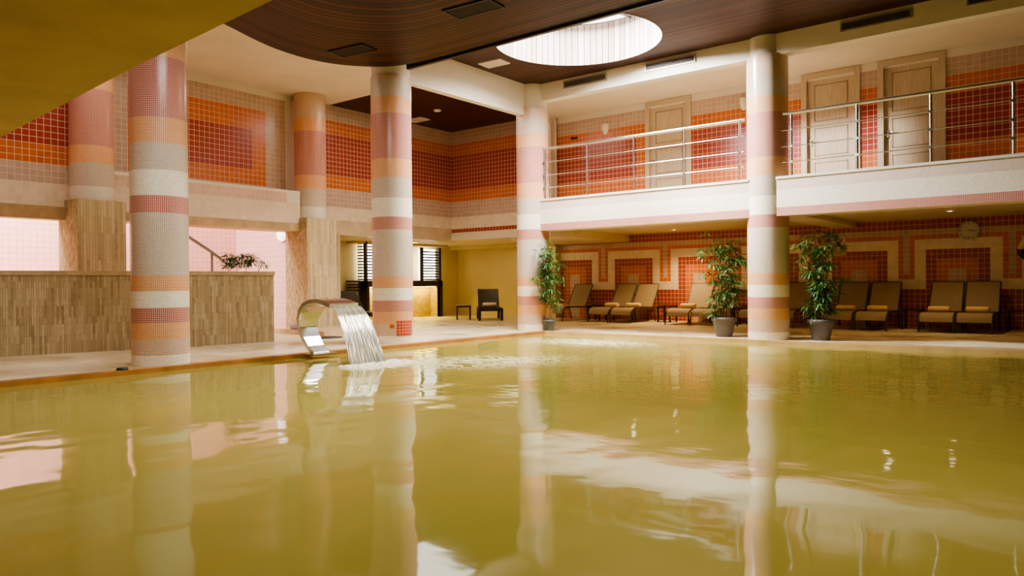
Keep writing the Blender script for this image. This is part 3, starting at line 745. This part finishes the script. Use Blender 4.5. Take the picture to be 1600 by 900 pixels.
# towels
random.seed(9)
def towel_mesh():
    mb = MB(); n = 20; prof = [(-.21,.0),(-.21,.045),(-.20,.068),(-.1,.072),(0,.07),(.1,.073),(.2,.068),(.21,.045),(.21,.0)]
    rows = [[(x, r*math.cos(2*PI*k/n)*(1.12+.06*math.sin(k)), .065+r*.92*math.sin(2*PI*k/n)) for k in range(n)] for x, r in prof]
    mb.grid(rows, smooth=True, closed=True)
    # spiral flap line
    mb.box(-.2,.2,-.085,-.06,.055,.075); return mb
tp = towel_mesh().build('rolled_towel', M_towel)
tw = [(1,'left one of the pair nearest the corner column'),(2,'right one of the pair nearest the corner column'),(3,'left of the bushy bamboo'),
      (7,'just right of the dense bamboo'),(8,'left of the clock, second right of the dense bamboo'),(9,'under the clock, left of the rightmost pair'),(10,'nearest the lifebuoy, right of the rightmost pair')]
for q, (k, s) in enumerate(tw):
    o = tp if q == 0 else tp.copy()
    if q: C.objects.link(o)
    o.location = (LX[k]-.03+random.uniform(-.03,.03), 18.42, .402); o.rotation_euler = (0,0,R(random.uniform(-7,7)))
    tag(o, 'rolled cream towel on the lounger '+s, 'towel', 'rolled towels on the loungers')
mb = MB(); mb.box(-.22,.22,-.14,.14,0,.035); mb.box(-.215,.215,-.135,.14,.035,.075); tag(mb.build('folded_towel', M_towel, loc=(-12.5,18.0,.418), bevel=.015), 'folded cream towel on the leftmost lounger beside the corner column', 'towel')
# low side tables between the lounger pairs
def make_table():
    t = empty('side_table'); mb = MB(); mb.box(-.21,.21,-.22,.22,.42,.455); mb.build('tabletop', M_blackwood, t, bevel=.006)
    for sx in (-1,1):
        for sy in (-1,1):
            mb = MB(); mb.box(sx*.18-.02,sx*.18+.02,sy*.19-.02,sy*.19+.02,0,.42); mb.build('leg', M_blackwood, t)
    return t
tpz = make_table()
for q, (x, y, s) in enumerate(((-11.66,18.75,'between the leftmost lounger and the first pair'),(-9.40,18.75,'between the first pair of loungers and the bushy bamboo'),(-7.24,18.75,'left of the balcony column, behind the bushy bamboo'),(-3.33,18.75,'between the two rightmost pairs of loungers'),(-1.35,18.8,'under the lifebuoy, right of the last lounger'))):
    o = tpz if q == 0 else copy_tree(tpz); o.location = (x,y,0); tag(o, 'low dark side table '+s, 'side table', 'low dark side tables')

# dark wooden loungers and stool in the recess
def make_dark(ty='dark_wood_lounger'):
    t = empty(ty); W = .36
    for sx in (-1,1):
        for y in (.05,1.55):
            mb = MB(); mb.box(sx*(W-.03)-.04,sx*(W-.03)+.04,y-.04,y+.04,0,.36); mb.build('leg', M_blackwood, t, bevel=.005)
    mb = MB()
    for sx in (-1,1): mb.box(sx*(W-.03)-.03,sx*(W-.03)+.03,.05,1.9,.28,.37)
    mb.box(-W,W,.01,.08,.28,.37); mb.box(-W,W,1.84,1.9,.28,.37); mb.build('frame', M_blackwood, t, bevel=.005)
    mb = MB()
    for k in range(13): mb.box(-W+.05,W-.05,.10+k*.085,.165+k*.085,.36,.382)
    mb.build('seat_slats', M_blackwood, t)
    mb = MB(); Mt = Matrix.Translation((0,1.2,.38)) @ Matrix.Rotation(R(52),4,'X')
    for k in range(9): mb.box(-W+.03,W-.03,k*.078,.072+k*.078,-.012,.012, M=Mt)
    for sx in (-1,1): mb.box(sx*(W-.06)-.03,sx*(W-.06)+.03,0,.70,-.04,-.01, M=Mt)
    mb.build('backrest', M_blackwood, t)
    return t
o = make_dark(); o.location = (-14.22,16.9,0); o.rotation_euler = (0,0,R(43)); tag(o, 'dark wooden slatted lounger facing out in front of the yellow wall', 'sun lounger', 'dark wooden loungers')
o2 = copy_tree(o); o2.location = (-14.5,13.02,0); o2.rotation_euler = (0,0,R(90)); tag(o2, 'dark wooden lounger half hidden behind the patched column and the waterfall spout', 'sun lounger', 'dark wooden loungers')
o = tp.copy(); C.objects.link(o); o.location = (-14.22-.682*.80,16.9+.731*.80,.39); o.rotation_euler = (0,0,R(43)); o.scale = (1.0,1,1); tag(o, 'rolled beige towel on the dark wooden lounger by the yellow wall', 'towel', 'rolled towels on the loungers')
t = empty('side_stool', (-15.42,17.02,0), R(43), 'small dark square stool with pale top left of the dark wooden lounger', 'stool')
mb = MB(); mb.box(-.215,.215,-.19,.19,.435,.47); mb.build('seat_top', plain('pale_top', srgb(170,140,100), .5), t, bevel=.005)
mb = MB(); mb.box(-.225,.225,-.20,.20,.38,.435); mb.build('seat_frame', M_blackwood, t)
for sx in (-1,1):
    for sy in (-1,1):
        mb = MB(); mb.box(sx*.2-.022,sx*.2+.022,sy*.175-.022,sy*.175+.022,0,.38); mb.build('leg', M_blackwood, t)

# louvred screen unit with lit stone niche
t = empty('louvred_screen_unit', (-17.6,16.65,0), 0, 'dark louvred screen with lit yellow stone niche in the room behind the columns', 'screen')
X = 0.0
mb = MB()
for a,b,c,e,xa in ((-1.66,-1.56,0,1.03,-.3),(-1.70,-1.63,1.03,2.42,-.05),(1.56,1.66,0,1.2,-.3),(1.50,1.60,1.03,2.32,-.05),(-1.70,1.66,1.03,1.22,-.3),(-.98,-.92,1.22,2.42,-.05),(.70,.76,1.22,2.32,-.05)):
    mb.box(xa,.06,a,b,c,e)
mb.build('frame', M_blackwood, t, bevel=.006)
for y0, y1, zt in ((-1.63,-.98,2.42),(.76,1.50,2.28)):
    mb = MB(); mb.box(-.16,-.14,y0-.02,y1+.02,1.24,zt); lp = mb.build('window_panel', emis('daylit_panel', (1,.97,.90,1), 7), t)
    mb = MB(); k = 0; z = 1.24
    while z < zt-.03:
        mb.box(-.10,-.02,y0,y1,z,z+.042); z += .092
    mb.build('louvre_slats', M_blackwood, t)
mb = MB()
z = 1.24
while z < 2.4: mb.box(-.30,-.06,-1.72,-1.66,z,z+.042); z += .092
mb.build('side_slats', M_blackwood, t)
def ledgestone():
    m, nt, bs = newmat('split_ledgestone'); uv = N(nt, 'ShaderNodeUVMap').outputs[0]
    b = N(nt, 'ShaderNodeTexBrick', offset=.5); nt.links.new(uv, b.inputs['Vector']); b.inputs['Scale'].default_value = 1; b.inputs['Brick Width'].default_value = .16; b.inputs['Row Height'].default_value = .04; b.inputs['Mortar Size'].default_value = .006
    b.inputs['Color1'].default_value = srgb(206,170,62); b.inputs['Color2'].default_value = srgb(176,140,44); b.inputs['Mortar'].default_value = srgb(80,60,26)
    nt.links.new(b.outputs[0], bs.inputs['Base Color']); bs.inputs['Roughness'].default_value = .8
    bump(nt, bs, math_(nt, 'ADD', b.outputs[0], noise(nt, 40, 3, .6, uv).outputs[0]), 1, .02); return m
mb = MB(); mb.face([(-.30,-1.56,0),(-.30,1.56,0),(-.30,1.56,1.03),(-.30,-1.56,1.03)],(1,1,1,1),[(0,0),(3.1,0),(3.1,1.03),(0,1.03)])
mb.face([(-.30,1.44,0),(.02,1.44,0),(.02,1.44,1.03),(-.30,1.44,1.03)][::-1],(1,1,1,1),[(0,0),(.3,0),(.3,1.03),(0,1.03)][::-1])
mb.build('niche_stone', ledgestone(), t)
mb = MB(); mb.box(-.26,-.02,-1.5,1.4,1.015,1.028); mb.build('niche_light', emis('warm_strip', (1,.84,.16,1), 14), t)
mb = MB()
for k in range(4): mb.box(-.02,.10,-2.2,-1.74,.74+k*.09,.80+k*.09)
tag(mb.build('wall_louvre', M_blackwood, loc=(-17.85,16.65,.16)), 'short dark slatted wall vent left of the louvred screen', 'vent')

# ------------------------------------------------------------------ wall and ceiling fittings
def clock():
    t = empty('wall_clock', (-2.33,19.595,2.22), 0, 'round steel rimmed wall clock with pale face on the tiled wall', 'clock'); r = .215
    rows = [[(a*math.cos(2*PI*k/48), -y, a*math.sin(2*PI*k/48)) for k in range(48)] for a,y in ((r,0),(r,.035),(r*.97,.05),(r*.89,.045),(r*.88,.02))]
    mb = MB(); mb.grid(rows, closed=True); mb.build('rim', M_steel, t)
    mb = MB(); mb.disc((0,-.022,0), r*.89, (0,-1,0), 48); cf = mb.build('face', plain('clock_face', srgb(206,200,178), .4, 0, .03), t)
    mb = MB()
    for k in range(12):
        a = k*PI/6; M = Matrix.Rotation(a,4,'Y'); l = .05 if k % 3 == 0 else .028; mb.box(-.006,.006,-.027,-.023,r*.84-l,r*.84, M=M)
    mb.build('hour_marks', M_dark, cf)
    mb = MB(); mb.box(-.005,.005,-.034,-.030,-.03,.15, M=Matrix.Rotation(R(102),4,'Y')); mb.build('minute_hand', M_dark, t)
    mb = MB(); mb.box(-.007,.007,-.030,-.026,-.02,.095, M=Matrix.Rotation(R(98),4,'Y')); mb.build('hour_hand', M_dark, t)
clock()
def lifebuoy():
    t = empty('lifebuoy', (-1.16,19.53,1.75), 0, 'cream and navy lifebuoy hanging on the tiled wall at the right edge', 'lifebuoy')
    def arc(a0, a1, col, nm, r2=.065):
        mb = MB(); n = 14; rows = []
        for k in range(n+1):
            a = R(a0+(a1-a0)*k/n); c = Vector((math.cos(a),0,math.sin(a)))
            rows.append([c*(.20+r2*math.cos(2*PI*j/12)) + Vector((0,r2*.8*math.sin(2*PI*j/12),0)) for j in range(12)])
        mb.grid(rows, closed=True); mb.build(nm, col, t)
    cr = plain('cream_vinyl', srgb(225,205,160), .4); nv = plain('navy_vinyl', (.012,.016,.03,1), .4); rd = plain('dark_red_band', srgb(110,30,22), .5)
    for q in (0,1):
        arc(100+180*q, 178+180*q, cr, 'cream_section'); arc(190+180*q, 268+180*q, nv, 'navy_section'); arc(178+180*q, 190+180*q, rd, 'band', .069); arc(88+180*q, 100+180*q, rd, 'band', .069)
lifebuoy()
t = empty('warning_sign', (-5.12,19.598,1.97), 0, 'white safety sign with a dark red cross on the tiled wall behind the dense bamboo', 'sign')
mb = MB(); mb.box(-.17,.17,-.012,0,-.24,.24); sp_ = mb.build('sign_plate', plain('sign_white', srgb(205,180,150), .5, 0, .02), t)
mb = MB()
for a in (42,-42): mb.box(-.014,.014,-.018,-.013,-.14,.14, M=Matrix.Translation((0,0,.06)) @ Matrix.Rotation(R(a),4,'Y'))
mb.build('red_cross', plain('sign_red', srgb(110,24,24), .5), sp_)
mb = MB(); mb.lathe([(.03,0),(.03,.003)], 16)   # head of the pictogram figure
for a,b,c,e in ((-.02,.02,.0,.10),(-.05,.05,-.02,.0)): mb.box(a,b,-.016,-.0125,c,e)
mb.build('pictogram', M_dark, sp_)
mb = MB()
for z, w in ((-.14,.13),(-.17,.11),(-.20,.12)): mb.box(-w,w,-.016,-.0125,z-.008,z+.004)
mb.build('text_lines', plain('sign_text', srgb(110,60,50), .6), sp_)
# sconces
for x, z, lab in ((-10.04,5.08,'white shell wall sconce on the balcony wall left of the first door'),(-6.37,5.16,'white shell wall sconce on the balcony wall beside the column')):
    t = empty('wall_sconce', (x,16.6,z), 0, lab, 'wall lamp', 'balcony wall sconces')
    mb = MB(); prof = [(.03,-.15),(.07,-.08),(.095,.0),(.10,.09),(.09,.13)]
    rows = [[(r*math.cos(PI+PI*k/16), r*1.0*math.sin(PI+PI*k/16), zz) for k in range(17)] for r,zz in prof]
    mb.grid(rows); mb.face([rows[0][k] for k in range(17)]); mb.build('lamp_shade', plain('opal_glass', srgb(235,228,210), .3, 0, .02), t)
    mb = MB(); mb.box(-.05,.05,-.012,0,-.07,.16); mb.build('back_plate', M_white, t)
mb = MB(); mb.box(-.11,.11,-.012,0,-.03,.03); tag(mb.build('room_plaque', plain('brown_plaque', srgb(70,45,34), .4), loc=(-11.0,16.6,4.97)), 'small dark plaque on the balcony wall beside the corner door', 'plaque')
# globe lamp in the stairwell
t = empty('bulkhead_lamp', (-15.84,10.88,2.36), 0, 'round white bulkhead lamp on the pink stairwell wall', 'wall lamp')
mb = MB(); rows = [[(r*math.cos(2*PI*k/28), -y, r*math.sin(2*PI*k/28)) for k in range(28)] for r,y in ((.18,.02),(.175,.06),(.14,.10),(.08,.125),(.01,.13))]
mb.grid(rows, closed=True); mb.build('diffuser', emis('opal_lit', (1,.97,.93,1), 2.5), t)
mb = MB(); rows = [[(r*math.cos(2*PI*k/28), -y, r*math.sin(2*PI*k/28)) for k in range(28)] for r,y in ((.20,0),(.20,.03),(.18,.035))]; mb.grid(rows, closed=True); mb.build('base_ring', M_handrail, t)
# stair handrail
t = empty('stair_handrail', (-16.2,9.19,.5), 0, 'steel stair handrail rising behind the stone parapet', 'handrail')
mb = MB(); mb.tube([(0,2.0-1.55,1.1-.02),(0,.0,1.39),(0,-2.2,2.70)], .036, 10); mb.build('rail', M_handrail, t)
mb = MB(); mb.tube([(0,0,-.4),(0,0,1.37)], .032, 10); mb.build('post', M_handrail, t)
# vents
def vent(label, loc, sx, sy, fm, sm, rz=0, axis='z', group=None, nsl=8, name='ceiling_vent'):
    t = empty(name, loc, rz, label, 'vent', group)
    def b(mb, x0,x1,y0,y1,z0,z1):
        if axis == 'z': mb.box(x0,x1,y0,y1,z0,z1)
        else: mb.box(x0,x1,z0,z1,y0,y1)
    mb = MB(); f = .025
    for a,c,e,g in ((-sx,sx,-sy,-sy+f),(-sx,sx,sy-f,sy),(-sx,-sx+f,-sy+f,sy-f),(sx-f,sx,-sy+f,sy-f)): b(mb,a,c,e,g,-.025,0)
    mb.build('frame', fm, t)
    mb = MB()
    for k in range(nsl):
        y = -sy+f+(2*sy-2*f)*(k+.5)/nsl; h = (sy-f)/nsl*.55; b(mb,-sx+f,sx-f,y-h,y+h,-.018,-.006)
    mb.build('slats', sm, t)
    mb = MB(); b(mb,-sx+f,sx-f,-sy+f,sy-f,-.004,-.001); mb.build('backing', M_dark, t)
M_darkslat = plain('dark_slat', (.13,.10,.075,1), .5)
vent('dark ceiling grille in the curved wood ceiling nearer the mosaic column', (-9.97,8.25,ZN), .38, .19, M_blackwood, M_dark, R(8), group='dark ceiling grilles')
vent('dark ceiling grille in the wood ceiling at the top of the frame', (-7.12,8.12,ZN), .42, .2, M_blackwood, M_dark, R(5), group='dark ceiling grilles')
vent('white square grille in the wood ceiling left of the skylight', (-9.93,11.97,ZC), .28, .19, M_white, M_white, R(4), nsl=12)
vent('white grille in the red wood recess ceiling', (-15.0,14.7,ZC), .3, .2, M_white, M_white, 0, nsl=12)
M_alu = plain('aged_aluminium', (.42,.38,.32,1), .45, .4)
for k, (xa, xb, s) in enumerate(((-9.52,-8.39,'leftmost, below the left of the skylight'),(-7.46,-6.33,'below the right end of the skylight'),(-3.59,-2.47,'above the balcony doors right of the column'),(-1.67,-.55,'at the top right corner of the frame'))):
    vent('long dark air grille in the white fascia, '+s, ((xa+xb)/2,13.95,5.585), .565, .085, M_alu, M_darkslat, 0, 'y', 'air grilles in the white fascia', 6, 'air_grille')
t = empty('ceiling_speaker', (-13.78,14.24,ZC), 0, 'small round white ceiling fitting in the red wood recess ceiling', 'ceiling fitting')
mb = MB(); mb.lathe([(.10,0),(.10,-.02),(.075,-.035),(.07,-.02),(.01,-.018)][::-1], 28, caps=False); mb.build('ring', M_white, t)
# downlights under the gallery
M_lens = emis('downlight_lens', (1,.86,.58,1), 45)
for x, y, lab in ((-9.05,18.5,'bright downlight over the second lounger pair'),(-9.15,16.45,'downlight near the balcony edge left of the bushy bamboo'),(-3.43,16.5,'downlight near the balcony edge left of the clock'),(-2.43,17.6,'downlight in the soffit in front of the clock')):
    t = empty('downlight', (x,y,2.53), 0, 'round recessed '+lab, 'downlight', 'downlights under the balcony')
    mb = MB(); mb.lathe([(.085,0),(.085,-.012),(.06,-.016),(.058,-.004)][::-1], 24, caps=False); mb.build('trim_ring', M_white, t)
    mb = MB(); mb.disc((0,0,-.006), .06, (0,0,-1), 20); mb.build('lens', M_lens, t)
    l = bpy.data.lights.new('spot','SPOT'); l.energy = 420 if (x,y) == (-9.05,18.5) else 60; l.color = (1,.72,.36); l.spot_size = R(130); l.spot_blend = .9; l.shadow_soft_size = .06
    lo = bpy.data.objects.new('downlight_lamp', l); C.objects.link(lo); lo.location = (x,y,2.48)
# ceiling light in the yellow room
t = empty('ceiling_light', (-16.9,16.0,2.43), 0, 'white rectangular ceiling light in the yellow room ceiling', 'ceiling light')
mb = MB(); mb.box(-.32,.32,-.32,.32,-.03,0); mb.build('frame', M_white, t)
mb = MB(); mb.box(-.28,.28,-.28,.28,-.036,-.03); mb.build('diffuser', emis('warm_panel', (1,.88,.6,1), 5), t)

# ================================================================== LIGHT
def area(name, loc, rot, sx, sy, e, col, shape='RECTANGLE', spread=180):
    l = bpy.data.lights.new(name,'AREA'); l.energy = e; l.color = col; l.shape = shape; l.size = sx
    if shape in ('RECTANGLE','ELLIPSE'): l.size_y = sy
    l.spread = R(spread)
    o = bpy.data.objects.new(name, l); C.objects.link(o); o.location = loc; o.rotation_euler = tuple(R(a) for a in rot); return o
area('skylight_lamp', (SX,SY,6.5), (0,0,0), 2.9, 0, 1350, (.98,.99,1), 'DISK', 150)
l = bpy.data.lights.new('sunbeam','SPOT'); l.energy = 6500; l.color = (.96,.98,1); l.spot_size = R(58); l.spot_blend = .8; l.shadow_soft_size = .35
lo = bpy.data.objects.new('skylight_sunbeam', l); C.objects.link(lo); lo.location = (-8.8,11.0,6.4)
lo.rotation_euler = (Vector((-4.6,14.8,3.6))-Vector((-8.8,11.0,6.4))).to_track_quat('-Z','Y').to_euler()
area('stairwell_lamp', (-16.6,4.4,5.6), (0,0,0), 2.2, 4.5, 1300, (1,.98,.96))
area('stairwell_lamp_far', (-16.7,8.9,5.5), (0,0,0), 1.6, 2.5, 110, (1,.97,.98))
area('hall_fill_lamp', (-6.4,4.4,5.0), (0,0,0), 2, 2, 340, (1,.98,.95))  # added soft fill above the frame, no second skylight modelled
area('pool_fill_near', (-1.6,4.4,5.0), (0,0,0), 3, 2.4, 75, (1,.98,.95), 'RECTANGLE', 110)  # unseen lamp added to lift the water close to the camera
area('left_fill_lamp', (-12.8,5.5,5.6), (0,0,0), 3, 5, 100, (1,.96,.90))
area('yellow_room_lamp', (-16.6,15.8,2.36), (0,0,0), 1.2, 3, 38, (1,.84,.48))
area('niche_lamp', (-17.72,16.6,1.0), (0,4,0), .15, 2.8, 80, (1,.86,.12))
area('recess_lamp', (-14.2,18.4,2.36), (0,0,0), 2, 1.2, 22, (1,.84,.5))
area('recess_fill_lamp', (-12.6,12.6,5.6), (0,0,0), 2.2, 1.6, 110, (1,.95,.88))
w = bpy.data.worlds.new('world'); bpy.context.scene.world = w; w.use_nodes = True
w.node_tree.nodes['Background'].inputs[0].default_value = (1,.95,.86,1); w.node_tree.nodes['Background'].inputs[1].default_value = .5

# ================================================================== CAMERA
F, YAW, PITCH, ROLL = 1159.36, .670697, -.0059912, -.0082294
c, s = math.cos(YAW), math.sin(YAW)
fwd = Vector((-s*math.cos(PITCH), c*math.cos(PITCH), math.sin(PITCH))); rt = Vector((c,s,0)); up = rt.cross(fwd)
r_ = rt*math.cos(ROLL) + up*math.sin(ROLL); u_ = up*math.cos(ROLL) - rt*math.sin(ROLL)
cam = bpy.data.cameras.new('camera'); cam.sensor_width = 36; cam.lens = 36*F/1600; cam.clip_start = .05
co = bpy.data.objects.new('camera', cam); C.objects.link(co)
co.matrix_world = Matrix(((r_.x,u_.x,-fwd.x,0),(r_.y,u_.y,-fwd.y,0),(r_.z,u_.z,-fwd.z,1.1),(0,0,0,1)))
sc = bpy.context.scene; sc.camera = co
sc.view_settings.view_transform = 'AgX'
try: sc.view_settings.look = 'AgX - Medium High Contrast'
except Exception: pass
sc.view_settings.exposure = -.33
sc.cycles.use_denoising = True
sc.cycles.max_bounces = 8; sc.cycles.diffuse_bounces = 5; sc.cycles.glossy_bounces = 4
sc.cycles.sample_clamp_indirect = 6; sc.cycles.caustics_reflective = False; sc.cycles.caustics_refractive = False
